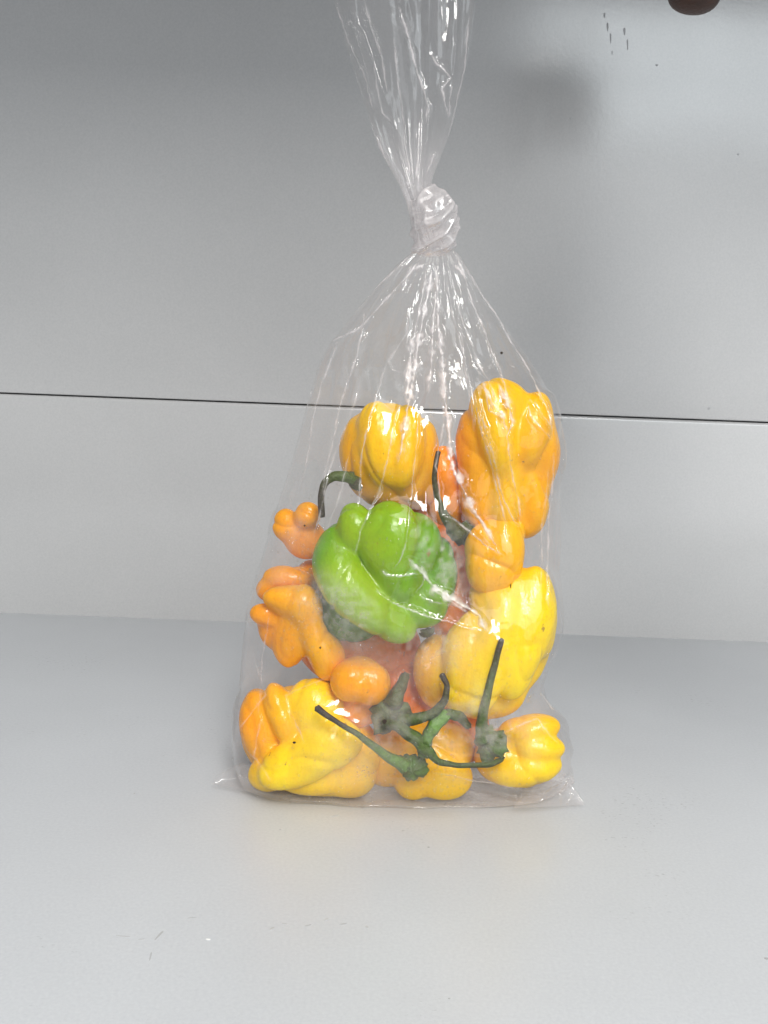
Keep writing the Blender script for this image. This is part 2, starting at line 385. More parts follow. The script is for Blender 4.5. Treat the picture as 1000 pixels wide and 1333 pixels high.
GROUP = 'scotch bonnet peppers inside the plastic bag'
def pepper(label, lobes, mat=None, k=3.0, seed=1, lump=1.0, parts=(), group=GROUP, hi=True, cat='pepper'):
    v, f, c, t = star_blob(lobes, k, seed, lump, hi)
    mz = v[:, 2].min(); lift = max(0, .0011 - mz)
    if lift: print('lift', label[:34], round(lift * 1000, 2), 'mm'); v = v + [0, 0, lift]; c = c + [0, 0, lift]
    base = np.array([c[0], c[1], v[:, 2].min()])
    root = empty('pepper', base); props(root, label, cat, group)
    mesh_obj('flesh', v, f, mat or M_PEP, root, True, c, {'ripe_shade': t})
    vs, ff = (v, f) if not hi else (None, None)
    # contact solid at low resolution
    lv, lf, _, _ = star_blob(lobes, k, seed, lump, False); add_solid(lv + [0, 0, lift], lf)
    for kind, *a in parts:
        if kind == 'stem': sv, sf, st = tube(*a)
        elif kind == 'stub': sv, sf, st = tube(*a); kind = 'stem_stub'
        else: sv, sf, st = calyx(*a)
        sv = sv + [0, 0, lift]
        mesh_obj(kind, sv, sf, M_STEM, root, True, sv.mean(0), {'ripe_shade': st}); add_solid(sv, sf)
    return root

pepper('round yellow pepper at the upper left of the bag with a hooked dark stem',
  [(508, 588, -3, 63, 63, 46, 0, .35, 0), (470, 592, -6, 22, 46, 36, 8, .55, 1), (495, 576, -15, 27, 54, 33, 8, .2, 2), (528, 580, -15, 25, 54, 33, -6, .25, 3), (553, 592, -5, 17, 42, 32, -8, .45, 4), (512, 632, -5, 46, 28, 34, 0, .75, 0), (545, 632, -1, 26, 32, 30, 8, .85, 4)],
  k=5.5, seed=3, lump=1.5, parts=[('calyx', 461, 628, -16, 15, (-.8, .5, .35), .55, 1, 5, .5),
    ('stem', [(466, 628, -16), (447, 620, -19), (429, 623, -20), (419, 640, -20), (419, 672, -17)], [8, 8.5, 6.5, 5, 5], [.4, .35, .5, .75, .9], 12, 8, .08, 2)])
pepper('largest yellow orange pepper, tall and ribbed, at the top right of the bag',
  [(660, 595, -4, 59, 86, 40, -3, .55, 0), (620, 585, -8, 26, 56, 34, 12, .85, 1), (626, 645, -9, 28, 46, 32, -4, .7, 1), (645, 560, -16, 24, 58, 32, 8, .25, 2), (658, 640, -13, 24, 54, 30, -4, .25, 2), (690, 560, -12, 26, 50, 34, -14, .4, 3), (706, 590, -6, 20, 40, 32, 0, .7, 3), (690, 640, -9, 25, 52, 32, 10, .5, 4), (650, 526, -11, 38, 33, 32, 0, .25, 2), (668, 680, -8, 38, 24, 28, 0, .5, 5)],
  k=4, seed=5, lump=1.7)
pepper('small rounded orange pepper tucked below the large ribbed pepper on the right',
  [(628, 728, -18, 24, 40, 30, 6, .45), (654, 722, -19, 26, 44, 28, -4, .35), (642, 745, -18, 30, 26, 28, 0, .4), (650, 692, -13, 32, 30, 28, 0, .35)], k=4.6, seed=8, lump=1.6)
pepper('big bright yellow pepper with deep folds in the lower right half of the bag',
  [(652, 845, -10, 62, 86, 34, -16, .15, 0), (570, 874, -14, 35, 50, 34, 4, .4, 1), (606, 862, -23, 33, 66, 32, -10, .08, 2), (642, 850, -26, 29, 84, 28, -16, .0, 3), (680, 825, -22, 33, 88, 32, -14, .02, 4), (704, 800, -11, 18, 60, 34, 0, .1, 4), (655, 775, -16, 44, 44, 32, -20, .3, 3), (632, 900, -12, 54, 38, 38, 0, .15, 3)],
  k=3.2, seed=12, lump=1.6)
pepper('single bright green pepper with folded lobes in the middle of the bag',
  [(434, 722, -20, 27, 42, 28, -4, .35, 1), (448, 757, -27, 27, 40, 24, 18, .0, 1), (476, 786, -29, 26, 38, 22, 42, .0, 1), (508, 810, -27, 24, 36, 22, 58, .05, 1), (462, 688, -22, 24, 34, 26, 6, .0, 3), (506, 698, -26, 38, 46, 30, -12, .05, 2), (540, 712, -19, 34, 44, 32, 0, .3, 6), (520, 752, -25, 32, 32, 24, -30, .2, 2), (568, 748, -14, 30, 52, 36, 0, .4, 7), (548, 782, -22, 36, 36, 28, 24, .2, 8), (462, 792, -12, 48, 46, 30, 30, .6, 4), (500, 750, -4, 84, 78, 34, 0, .75, 5)],  # sunken lobes tinted darker, fold shading put into the green
  M_GREEN, k=2.6, seed=14, lump=1.8, group=None, parts=[('calyx', 556, 823, -20, 12, (.3, .8, .4), .6, 3, 5, .6)])
pepper('small two lobed orange pepper at the left edge, just below the hooked stem',
  [(373, 682, -5, 18, 21, 18, 0, .72), (400, 670, -9, 17, 18, 18, 0, .78), (398, 702, -4, 27, 25, 22, 0, .95)], k=4.6, seed=17, lump=1.4)
pepper('narrow orange pepper lying sideways on the left just above the knobbly orange one',
  [(378, 753, -7, 31, 15, 18, -8, .68), (354, 768, -5, 18, 15, 18, 0, .8), (404, 760, 0, 20, 30, 22, 0, 1.0)], k=5.5, seed=18, lump=1.4)
pepper('knobbly orange pepper with finger like bumps, left of the green pepper',
  [(344, 800, -13, 19, 14, 16, -14, .9, 1), (368, 780, -17, 26, 15, 18, -8, .62, 2), (398, 790, -19, 20, 26, 20, 20, .5, 2), (374, 842, -14, 18, 28, 18, 8, .75, 3), (388, 815, -16, 22, 34, 18, 10, .7, 3), (412, 832, -21, 17, 34, 18, 22, .5, 4), (428, 858, -17, 21, 28, 22, 0, .65, 4), (366, 812, -9, 32, 36, 18, 0, .9, 5)], k=4.2, seed=20, lump=1.0)
pepper('deep orange pepper half hidden behind the bottom of the green pepper',
  [(450, 842, 2, 62, 50, 34, 0, 1.0), (505, 850, 6, 46, 54, 32, 0, 1.3), (425, 800, 2, 38, 60, 30, 0, .9)], k=6, seed=22, hi=False)
pepper('small glossy orange pepper below the green one, resting against the dark stems',
  [(458, 886, -26, 27, 28, 27, 0, .72), (484, 890, -26, 25, 28, 26, 0, .72), (470, 880, -22, 30, 26, 26, 0, .8), (460, 922, -16, 32, 26, 26, 0, .85), (486, 920, -16, 24, 20, 24, 0, .9)], k=3, seed=23, lump=1.2)
pepper('wide yellow pepper with an orange side in the bottom left corner',
  [(388, 960, -9, 78, 66, 36, 0, .6, 0), (340, 950, -16, 30, 50, 34, 10, .85, 1), (368, 934, -20, 22, 46, 30, 24, .6, 5), (410, 926, -20, 40, 42, 32, 10, .12, 2), (352, 1008, -20, 30, 24, 22, 20, .25, 3), (388, 996, -27, 50, 30, 21, 24, .03, 3), (432, 972, -28, 40, 32, 21, 24, .05, 3), (462, 988, -17, 34, 48, 32, 0, .3, 4), (415, 1016, -21, 60, 24, 26, 0, .25, 4)],
  k=1.8, seed=26, lump=1.6)
pepper('pale yellow pepper with two rounded tips at the bottom middle of the bag',
  [(538, 1016, -19, 26, 26, 22, 8, .25), (577, 1010, -21, 38, 32, 24, -6, .2), (562, 975, -14, 56, 40, 30, 0, .4), (505, 985, -12, 38, 40, 28, 0, .4)], k=4, seed=29, lump=1.4,
  parts=[('calyx', 538, 1000, -33, 21, (-.2, .2, .9), .25, 11, 4, .5),
    ('stem', [(412, 922, -37), (438, 940, -39), (468, 958, -40), (500, 982, -38), (528, 998, -36)], [5.5, 3.8, 4.5, 7, 12], [1.0, .85, .35, .15, .2], 12, 8, .1, 5)])
pepper('small bright yellow pepper with a long upright stem in the bottom right corner',
  [(680, 982, -12, 50, 42, 28, 0, .25, 0), (690, 948, -18, 40, 19, 24, 8, .25, 1), (700, 972, -21, 34, 18, 22, -4, .05, 2), (684, 1000, -22, 46, 22, 24, 8, .05, 3), (652, 985, -17, 32, 30, 26, 0, .4, 0)], k=3, seed=31, lump=1.3,
  parts=[('calyx', 637, 968, -29, 26, (-.55, -.1, .8), .32, 21, 5, .45),
    ('stem', [(653, 832, -35), (646, 858, -36), (634, 905, -36), (627, 940, -34), (628, 962, -31)], [4, 4.5, 6, 8, 12], [.95, .6, .35, .3, .25], 12, 8, .08, 7),
    ('stub', [(655, 986, -29), (640, 994, -34), (600, 996, -37), (570, 990, -38), (548, 968, -38), (522, 948, -37), (495, 938, -35)], [3, 3.5, 3, 4, 8, 7, 4], [.5, .4, .5, .35, .25, .35, .6], 10, 8, .25, 8)])
pepper('orange pepper with a thin drooping stem between the two tall peppers at the top',
  [(578, 612, 0, 22, 34, 26, 4, .85), (600, 655, 0, 26, 34, 26, -6, .9), (572, 652, 2, 22, 34, 26, 0, .95)], k=5.5, seed=33, lump=1.4,
  parts=[('calyx', 603, 697, -14, 22, (-.2, .6, .7), .6, 31, 5, .5),
    ('stem', [(571, 588, -22), (566, 616, -24), (569, 645, -24), (580, 672, -22), (597, 694, -17)], [3.5, 3.5, 4.5, 7, 13], [.85, .7, .55, .5, .5], 12, 8, .1, 9)])
pepper('dull reddish orange pepper behind the upper right edge of the green pepper',
  [(560, 680, 6, 34, 34, 30, 0, 1.5), (592, 712, 6, 36, 42, 30, 0, 1.45)], k=6, seed=35, hi=False)
pepper('muted orange pepper wedged behind the right side of the green pepper',
  [(600, 765, 0, 34, 44, 30, 0, 1.35), (590, 800, 2, 34, 34, 28, 0, 1.1)], k=6, seed=37, hi=False)
pepper('dark orange pepper behind the tangled green stems, low in the middle of the bag',
  [(520, 900, 0, 46, 46, 30, 0, 1.5), (560, 940, -6, 44, 36, 28, 0, 1.1), (605, 955, -6, 36, 38, 26, 0, 1.2)], k=6, seed=39, hi=False,
  parts=[('calyx', 508, 930, -30, 30, (-.1, -.1, 1), .45, 41, 5, .35),
    ('stem', [(575, 878, -36), (582, 893, -37), (577, 915, -37), (556, 932, -36), (520, 938, -34)], [4.5, 4, 5.5, 7, 10], [.95, .75, .55, .4, .4], 12, 8, .1, 12),
    ('stub', [(582, 928, -36), (566, 945, -37), (556, 962, -37), (551, 982, -36)], [9, 10, 8, 10], [.0, .0, .15, .3], 12, 8, .12, 13),
    ('stub', [(580, 930, -36), (596, 932, -36), (610, 946, -33)], [8, 8, 5], [.3, .45, .6], 12, 8, .15, 14),
    ('stem', [(529, 878, -22), (520, 898, -28), (512, 918, -32)], [6, 9, 13], [.55, .5, .5], 12, 8, .12, 15)])

# ------------------------------------------------------------------ bag
Lsil = [(324, 541), (332, 532), (350, 512), (372, 492), (400, 468), (428, 446), (450, 428), (480, 414), (530, 400), (585, 385), (640, 368), (690, 352), (740, 337), (790, 322), (850, 316), (900, 312), (935, 307), (970, 303), (1000, 307), (1020, 316)]
Rsil = [(324, 590), (332, 597), (350, 608), (372, 622), (400, 640), (440, 668), (470, 690), (510, 714), (540, 722), (570, 726), (620, 727), (700, 728), (780, 724), (840, 718), (885, 706), (915, 714), (950, 728), (980, 738), (1000, 744), (1020, 748)]
FD = [(324, 6), (345, 9), (400, 13.5), (480, 20), (560, 27), (640, 33), (720, 39), (780, 42), (850, 42), (920, 38), (970, 32), (1020, 25)]   # front depth mm
BD = [(324, 6), (380, 14), (480, 20), (600, 22), (800, 26), (1020, 26)]
ROW0, ROW1 = 324.0, 1014.0
def itp(tab, x): t = np.array(tab, float); return np.interp(x, t[:, 0], t[:, 1])
def smooth1(a, n):
    for _ in range(n):
        b = np.pad(a, 1, mode='edge'); a = (b[:-2] + 2 * b[1:-1] + b[2:]) / 4
    return a
def section(rows):
    Lx, Rx = itp(Lsil, rows), itp(Rsil, rows)
    Lx, Rx = smooth1(Lx, 2), smooth1(Rx, 2)
    A = P(Lx, rows, np.zeros_like(rows)); B = P(Rx, rows, np.zeros_like(rows))
    return (A + B) / 2, (B - A) / 2, smooth1(itp(FD, rows), 3) * .001, smooth1(itp(BD, rows), 3) * .001
def ring(th, rows):
    C, H, fd, bd = section(rows)
    c, s = np.cos(th), np.sin(th)      # th 0 = right edge, 0..pi = front, pi..2pi = back
    ex = np.sign(c) * np.abs(c) ** 1.0; ey = np.sign(s) * np.abs(s) ** .85
    E = ex[None, :, None] * H[:, None, :]
    yy = np.where(ey[None, :] > 0, -ey[None, :] * fd[:, None], -ey[None, :] * bd[:, None])
    E = E.copy(); E[..., 1] += yy
    return C, E
NUc, NVc = 144, 150
thc = np.linspace(0, 2 * math.pi, NUc, endpoint=False); rc = np.linspace(ROW0, ROW1, NVc)
Cc, Ec = ring(thc, rc)
bvh = BVHTree.FromPolygons([tuple(v) for v in np.concatenate(SOLID_V).tolist()], SOLID_F)
hit = np.zeros((NVc, NUc))
for i in range(NVc):
    for j in range(NUc):
        e = Vector(Ec[i, j]); ln = e.length; d = -e / ln; o = Vector(Cc[i]) + e * 1.25
        h = bvh.ray_cast(o, d, ln * 1.25)
        if h[0] is not None: hit[i, j] = (ln * 1.25 - h[3] + .0014) / ln
hh = np.maximum(hit, np.maximum(np.roll(hit, 1, 1), np.roll(hit, -1, 1))); need = np.maximum(hh, np.maximum(np.vstack([hh[:1], hh[:-1]]), np.vstack([hh[1:], hh[-1:]])))
s = np.ones((NVc, NUc))
edge = (np.abs(np.cos(thc)) > .995)[None, :] * np.ones((NVc, 1), bool)
for it in range(260):
    b = np.roll(s, 1, 1) + np.roll(s, -1, 1); up_ = np.vstack([s[:1], s[:-1]]); dn_ = np.vstack([s[1:], s[-1:]])
    s = s * .1 + .9 * (b * .30 + (up_ + dn_) * .20)
    s = s - .0007                      # film draws in towards the fruit
    s = np.maximum(s, np.minimum(need, 1.7)); s[edge] = 1
    s = np.maximum(s, .72); s[:60] = np.maximum(s[:60], np.linspace(1, .82, 60)[:, None])
for _ in range(2):
    s2 = (np.roll(s, 1, 1) + np.roll(s, -1, 1) + np.vstack([s[:1], s[:-1]]) + np.vstack([s[1:], s[-1:]])) / 4
    s = np.maximum(s2, np.minimum(need, 1.7)); s[edge] = 1
gap = np.clip((s - need), 0, .5); gap[need == 0] = .35
contact = np.exp(-(gap / .16) ** 2)
for _ in range(2): contact = (contact * 2 + np.roll(contact, 1, 1) + np.roll(contact, -1, 1) + np.vstack([contact[:1], contact[:-1]]) + np.vstack([contact[1:], contact[-1:]])) / 6

NF, NB, NV = 560, 150, 640
thf = np.concatenate([np.linspace(0, math.pi, NF, endpoint=False), np.linspace(math.pi, 2 * math.pi, NB, endpoint=False)])
NU = len(thf); rf = np.linspace(ROW0, ROW1, NV)
def up2(A):
    fi = np.interp(rf, rc, np.arange(NVc)); fj = thf / (2 * math.pi) * NUc
    def cub(A, f, axis, wrap):
        i = np.floor(f).astype(int); t = f - i; n = A.shape[axis]
        def g(k): 
            idx = (i + k) % n if wrap else np.clip(i + k, 0, n - 1)
            return np.take(A, idx, axis)
        t = t[:, None] if axis == 0 else t[None, :]
        w0 = (1 - t) ** 3 / 6; w1 = (3 * t ** 3 - 6 * t ** 2 + 4) / 6; w2 = (-3 * t ** 3 + 3 * t ** 2 + 3 * t + 1) / 6; w3 = t ** 3 / 6
        return w0 * g(-1) + w1 * g(0) + w2 * g(1) + w3 * g(2)
    return cub(cub(A, fi, 0, False), fj, 1, True)
def gnoise(nv, nu, seed):
    r = np.random.default_rng(seed); g = r.uniform(-1, 1, (nv, nu))
    fi = np.linspace(0, nv - 1, NV); fj = thf / (2 * math.pi) * nu
    i = np.floor(fi).astype(int); a = fi - i; a = a * a * (3 - 2 * a); i1 = np.clip(i + 1, 0, nv - 1)
    j = np.floor(fj).astype(int) % nu; b = fj - np.floor(fj); b = b * b * (3 - 2 * b); j1 = (j + 1) % nu
    return (g[i][:, j] * (1 - a)[:, None] + g[i1][:, j] * a[:, None]) * (1 - b) + (g[i][:, j1] * (1 - a)[:, None] + g[i1][:, j1] * a[:, None]) * b
Sf = up2(s); Kf = np.clip(up2(contact), 0, 1)
Cf, Ef = ring(thf, rf)
vv = ((rf - ROW0) / (ROW1 - ROW0))[:, None]
X = Cf[:, None, :] + Ef * Sf[..., None]
En = Ef / (np.linalg.norm(Ef, axis=2, keepdims=True) + 1e-9)
edgef = np.abs(np.cos(thf))[None, :]
mm = .001
# pleats running down from the knot, fading into soft waves
top = np.exp(-vv / .16)
pl = (1 - 2 * np.abs(gnoise(4, 40, 3))) * .75 * top + (1 - 2 * np.abs(gnoise(4, 84, 4))) * .25 * top
wave = gnoise(9, 34, 5) * .55 + gnoise(16, 60, 6) * .28 + gnoise(40, 60, 61) * .10 + gnoise(24, 40, 62) * .34 + (1 - 2 * np.abs(gnoise(11, 30, 63))) * .30
disp = (pl * np.minimum(1, vv * 25 + .15) + (wave * 1.5 * (1 - .5 * Kf) + .5 * Kf) * np.minimum(1, vv * 6)) * mm
cr = gnoise(60, 150, 7) * .06 + (1 - 2 * np.abs(gnoise(70, 260, 8))) * .04
disp += cr * (.25 + .9 * np.exp(-vv / .10)) * (1 - .8 * Kf) * mm
# creases of the photographed bag: (polyline in picture px, height mm, half width px, wander)
CR = [
 ([(531, 335), (500, 365), (470, 395), (444, 431)], 1.0, 3.0), ([(546, 342), (512, 380), (485, 410), (468, 427), (448, 438), (429, 445)], 1.2, 3.6),
 ([(532, 400), (530, 434), (518, 452), (507, 470), (512, 482), (529, 485)], .5, 2.2),
 ([(563, 350), (556, 385), (550, 420), (542, 465), (536, 502), (527, 560), (518, 600)], 1.6, 5.0),
 ([(556, 350), (546, 400), (538, 450), (524, 510)], .9, 3.0), ([(570, 350), (566, 400), (562, 460), (557, 510)], 1.3, 4.0),
 ([(567, 345), (570, 400), (572, 434), (576, 485), (580, 530), (585, 570), (592, 618), (608, 648), (631, 687), (652, 721)], 1.7, 4.2),
 ([(652, 721), (631, 710), (606, 687), (590, 675), (575, 671)], 1.1, 3.0), ([(575, 671), (571, 640), (571, 618), (568, 606), (573, 575), (577, 549), (576, 503)], .7, 2.4),
 ([(597, 410), (606, 480), (614, 510), (622, 540), (631, 575), (640, 609), (650, 645), (656, 675), (660, 703)], .9, 2.6),
 ([(622, 521), (638, 579), (648, 620), (656, 650), (668, 678), (678, 685)], .9, 2.6),
 ([(645, 460), (655, 495), (663, 526), (668, 549), (660, 568), (662, 590), (668, 618), (675, 655), (677, 685)], 1.0, 2.8),
 ([(584, 590), (592, 614), (602, 636), (618, 662)], 1.7, 7.0), ([(538, 440), (534, 480), (528, 520)], 1.5, 6.0), ([(572, 440), (576, 480), (580, 520)], 1.4, 5.0), ([(560, 762), (585, 782), (606, 796)], 1.6, 7.0), ([(552, 345), (536, 352), (524, 372)], 1.3, 4.0), ([(592, 345), (606, 362)], 1.3, 4.0), ([(648, 500), (664, 530), (668, 552)], 1.5, 5.0), ([(476, 405), (462, 470), (440, 540), (420, 640)], .9, 7.0), ([(628, 497), (640, 525), (655, 538), (660, 560)], 1.3, 5.0), ([(630, 500), (636, 535), (660, 545)], .9, 4.0),
 ([(580, 366), (590, 410), (604, 468), (618, 560)], .8, 2.6), ([(594, 386), (606, 430), (621, 468), (638, 502), (650, 540)], 1.0, 3.0),
 ([(594, 332), (604, 359), (618, 400), (632, 436), (645, 468), (655, 500)], 1.2, 3.4), ([(604, 346), (628, 384), (652, 420), (680, 468), (699, 502), (714, 535), (720, 570)], 1.0, 3.0),
 ([(689, 528), (690, 541), (703, 556), (719, 572)], 1.0, 3.2), ([(697, 522), (705, 540), (718, 555)], .8, 3.0),
 ([(533, 650), (532, 680), (528, 713), (522, 728), (514, 739)], .6, 2.2), ([(497, 743), (505, 749), (520, 750), (546, 747)], .8, 2.4),
 ([(489, 770), (508, 782), (526, 791), (550, 800), (572, 806), (600, 815), (633, 822)], 1.2, 3.2),
 ([(633, 822), (622, 799), (607, 790), (593, 783), (577, 772), (562, 760), (548, 745), (533, 728)], 1.6, 5.0),
 ([(541, 772), (550, 760), (552, 750), (549, 741), (540, 736)], .7, 2.4), ([(598, 790), (560, 782), (545, 775)], .6, 4.0),
 ([(440, 445), (418, 500), (405, 560), (392, 640)], .8, 3.5), ([(470, 500), (448, 560), (430, 610), (408, 700)], .7, 5.0), ([(505, 470), (482, 540), (470, 600), (466, 660)], .7, 3.5),
 ([(520, 520), (508, 580), (494, 640), (470, 690), (462, 720)], .6, 2.4), ([(545, 540), (540, 600), (536, 650)], .6, 2.4), ([(456, 590), (440, 650), (425, 690)], .5, 3.0),
 ([(722, 590), (716, 660), (712, 740), (714, 790)], .8, 2.5), ([(714, 610), (706, 690), (704, 760)], .5, 2.5),
 ([(702, 900), (711, 912), (720, 924)], .7, 2.0), ([(430, 880), (372, 905), (384, 940), (396, 968)], .4, 3.0), ([(340, 940), (330, 985), (352, 1015)], .5, 3.0),
 ([(350, 800), (342, 860), (336, 930)], .5, 4.0), ([(330, 850), (345, 905), (310, 950)], .4, 3.0), ([(650, 955), (700, 935), (726, 968)], .5, 3.0), ([(560, 1005), (640, 1020), (690, 1030)], .5, 4.0),
]
def crease_field(X, CR, mask):
    px, py = proj(X); out = np.zeros(px.shape); r = np.random.default_rng(5)
    wx = .8 * np.sin(py * .07 + px * .05) + .35 * np.sin(py * .31 + px * .2 + 1.3) + .2 * np.sin(py * .83 + px * .4); wy = .6 * np.sin(px * .13 + .7) + .3 * np.sin(px * .6 + py * .2)
    px = px + wx; py = py + wy
    for pts, h, wd in CR:
        pts = np.array(pts, float); x0, y0 = pts.min(0) - wd * 3; x1, y1 = pts.max(0) + wd * 3
        sel = (px > x0) & (px < x1) & (py > y0) & (py < y1) & mask
        qx, qy = px[sel], py[sel]; best = np.full(qx.shape, 1e9); bt = np.zeros(qx.shape); n = len(pts) - 1
        for k in range(n):
            a, b = pts[k], pts[k + 1]; d = b - a; L2 = d @ d
            t = np.clip(((qx - a[0]) * d[0] + (qy - a[1]) * d[1]) / L2, 0, 1)
            dd = np.hypot(qx - a[0] - t * d[0], qy - a[1] - t * d[1]); m = dd < best
            best[m] = dd[m]; bt[m] = (k + t[m]) / n
        fade = np.clip(np.minimum(bt, 1 - bt) * 8 + .25, 0, 1)
        wv_ = wd * (.75 + .35 * np.sin(qy * .17 + h * 9))
        z = np.exp(-(best / (wv_ * 1.2)) ** 2) * h * fade
        out[sel] = np.maximum(out[sel], z)
    return out
def crumple(a, b, seed): return (1 - 2 * np.abs(gnoise(a, b, seed))) * .6 + gnoise(a, b, seed + 1)
maskf = np.broadcast_to((thf < math.pi)[None, :], (NV, NU))
cf = crease_field(X, CR, maskf)
cw = np.clip(crease_field(X, [(a, b, c * 1.9) for a, b, c in CR if b >= .9], maskf), 0, 1.5)
X = X + En * (disp * np.minimum(1, (1 - edgef) * 25 + .25))[..., None]
X[..., 1] -= (cf * .80 + cw * crumple(170, 330, 71) * .11 + cw * crumple(70, 200, 75) * .16) * mm
# rounded foot: rows past the last one run down to the shelf and under the fruit
foot = []
last = X[-1]; c0 = Cf[-1]
for q, (sc, zf) in enumerate([(1.0, .75), (.995, .60), (.975, .42), (.945, .27), (.91, .14), (.87, .05), (.80, .0), (.5, 0), (.1, 0)]):
    rg = c0 + (last - c0) * sc; rg[:, 2] = .0008 + np.maximum(last[:, 2] - .0008, 0) * zf
    rg[:, 2] += (.0011 * (1 - zf) * (.5 + .5 * np.sin(thf * 9) * np.sin(thf * 4 + 1))) * (1 if q < 6 else .2)
    foot.append(rg)
X = np.concatenate([X, np.array(foot)]); X[..., 2] = np.maximum(X[..., 2], .0008)
nvt = X.shape[0]
idx = np.arange(nvt * NU).reshape(nvt, NU); nx = np.roll(idx, -1, 1)
faces = np.stack([idx[:-1], nx[:-1], nx[1:], idx[1:]], -1).reshape(-1, 4)
low = np.clip((vv - .30) / .35, 0, 1)
patch0 = np.clip(.5 + gnoise(110, 190, 123), 0, 1)
wet = np.clip(.55 + .8 * gnoise(10, 14, 21), .15, 1)
strk = np.clip(.5 + gnoise(5, 60, 131) * .8, 0, 1)
fog_glint = .004 + .06 * strk * (1 - Kf) + low * (1 - Kf) * .22 * wet
fog_glint += .16 * np.exp(-vv / .05) + .05 * np.clip(pl, 0, 1) * top
# highlights painted white along creases, then misted patches next to the damp green pepper
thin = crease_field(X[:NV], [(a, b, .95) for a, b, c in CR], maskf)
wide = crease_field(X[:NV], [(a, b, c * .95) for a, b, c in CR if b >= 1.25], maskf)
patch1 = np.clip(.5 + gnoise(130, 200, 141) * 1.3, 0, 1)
fog_glint += .85 * np.clip(thin, 0, 1) * (.45 + .55 * patch0) + .75 * np.clip(wide - .25, 0, 1.2) * patch1 + .06 * cf
pxf, pyf = proj(X[:NV])
def blob(x, y, rx, ry, a=0):
    c_, s_ = math.cos(R(a)), math.sin(R(a)); dx, dy = pxf - x, pyf - y
    return np.exp(-(((dx * c_ + dy * s_) / rx) ** 2 + ((-dx * s_ + dy * c_) / ry) ** 2) ** 1.5) * maskf
patchy = np.clip(.5 + gnoise(110, 190, 23) * .9 + gnoise(40, 70, 24) * .7, 0, 1)
fog_glint += .42 * blob(575, 725, 26, 60, -20) * patchy + .50 * blob(440, 792, 60, 34, 35) * (.5 + .5 * patch1) + .30 * blob(560, 835, 45, 22) * patchy
fog_glint += .22 * blob(395, 700, 26, 30) + .22 * blob(470, 1000, 60, 40) + .20 * blob(600, 930, 60, 40) * patchy + .28 * blob(645, 960, 26, 22) * patchy + .2 * blob(500, 940, 50, 40) * patchy
fog_glint = np.concatenate([fog_glint, np.repeat(np.clip(fog_glint[-1:] + .20, 0, 1), len(foot), 0)])

bag = empty('plastic_bag', (float(Cf[-1][0]), 0, 0))
props(bag, 'clear knotted plastic bag of yellow and orange peppers standing on the grey shelf', 'plastic bag')
pouch = mesh_obj('pouch', X.reshape(-1, 3), faces, M_FILM, bag, attrs={'fog_glint': fog_glint})

# seam corners sticking out at both ends of the foot
def corner(poly, folds, fogv, nu=46, nv=26, h=.0012):
    """poly: four picture points (inner top, outer top, outer bottom, inner bottom) with y in mm and height in mm"""
    A, B, C_, D = [np.array(P(a, b, c * .001)) for a, b, c in poly]
    vs = []
    for layer in (0, 1):
        for i in range(nv):
            v = i / (nv - 1)
            for j in range(nu):
                u = j / (nu - 1)
                p = (1 - v) * ((1 - u) * A + u * B) + v * ((1 - u) * D + u * C_)
                puff = math.sin(math.pi * min(1, v * 1.0)) * (1 - u) ** .6
                p = p + np.array([0, -1, .2]) * (puff * .004 * (1 if layer == 0 else -1))
                vs.append(p)
    V = np.array(vs)
    fld = crease_field(V, folds, np.ones(len(V), bool)); V[:, 1] -= fld * mm * .5; V[:, 2] += fld * mm * .35
    V[:, 2] = np.maximum(V[:, 2], .0009)
    idx = np.arange(nu * nv).reshape(nv, nu); f = np.stack([idx[:-1, :-1], idx[:-1, 1:], idx[1:, 1:], idx[1:, :-1]], -1).reshape(-1, 4)
    f = np.concatenate([f, f + nu * nv])
    return V, f, np.full(len(V), fogv)
V_, f_, a_ = corner([(316, 992, -14), (282, 1010, -16), (276, 1021, -17), (352, 1037, -24)], [([(276, 1018), (290, 1006), (312, 996)], 1.2, 3.0), ([(290, 1022), (320, 1030), (350, 1036)], .5, 2.0)], .07)
mesh_obj('corner_flap', V_, f_, M_FILM, bag, attrs={'fog_glint': a_})
V_, f_, a_ = corner([(722, 985, -14), (742, 1016, -15), (762, 1048, -20), (668, 1052, -30)], [([(704, 1038), (724, 1026), (742, 1015)], 1.6, 3), ([(742, 1015), (737, 1026), (732, 1036), (732, 1056)], 1.6, 3), ([(704, 1038), (720, 1039), (732, 1036)], 1.3, 3), ([(742, 1032), (748, 1033), (740, 1046), (738, 1056)], 1.1, 2.6), ([(690, 1050), (715, 1054), (740, 1054)], .6, 2.2), ([(716, 1032), (724, 1034)], 1, 2)], .12, 90, 60)
mesh_obj('corner_flap', V_, f_, M_FILM, bag, attrs={'fog_glint': a_})

# knot: a crumpled twist of film
kv, kf, kc, kt = star_blob([(572, 282, -6, 20, 26, 18, -10, 0, 1), (570, 304, -5, 20, 20, 18, 0, 0, 1), (555, 264, -3, 15, 20, 15, -34, 0, 1), (551, 298, 1, 15, 30, 14, -6, 0, 2), (564, 320, -4, 27, 10, 15, 4, 0, 3)], 3.0, 51, 0.5, True, 0)
kd = (kv - kc); kn = kd / np.linalg.norm(kd, axis=1)[:, None]
ca, sa = math.cos(R(38)), math.sin(R(38))
kk = np.stack([kd[:, 0] * ca + kd[:, 2] * sa, kd[:, 1], -kd[:, 0] * sa + kd[:, 2] * ca], 1)      # folds wrap round along one diagonal
warp = vnoise3(kd, 71, 180)[:, None] * .0016
f1 = np.abs(vnoise3((kk + warp) * [.22, .8, 1], 61, 620)); f2 = np.abs(vnoise3((kk - warp) * [.3, .8, 1], 64, 1300))
kv = kv + kn * ((1 - 2.2 * f1) * .0011 + (1 - 2 * f2) * .0004)[:, None]
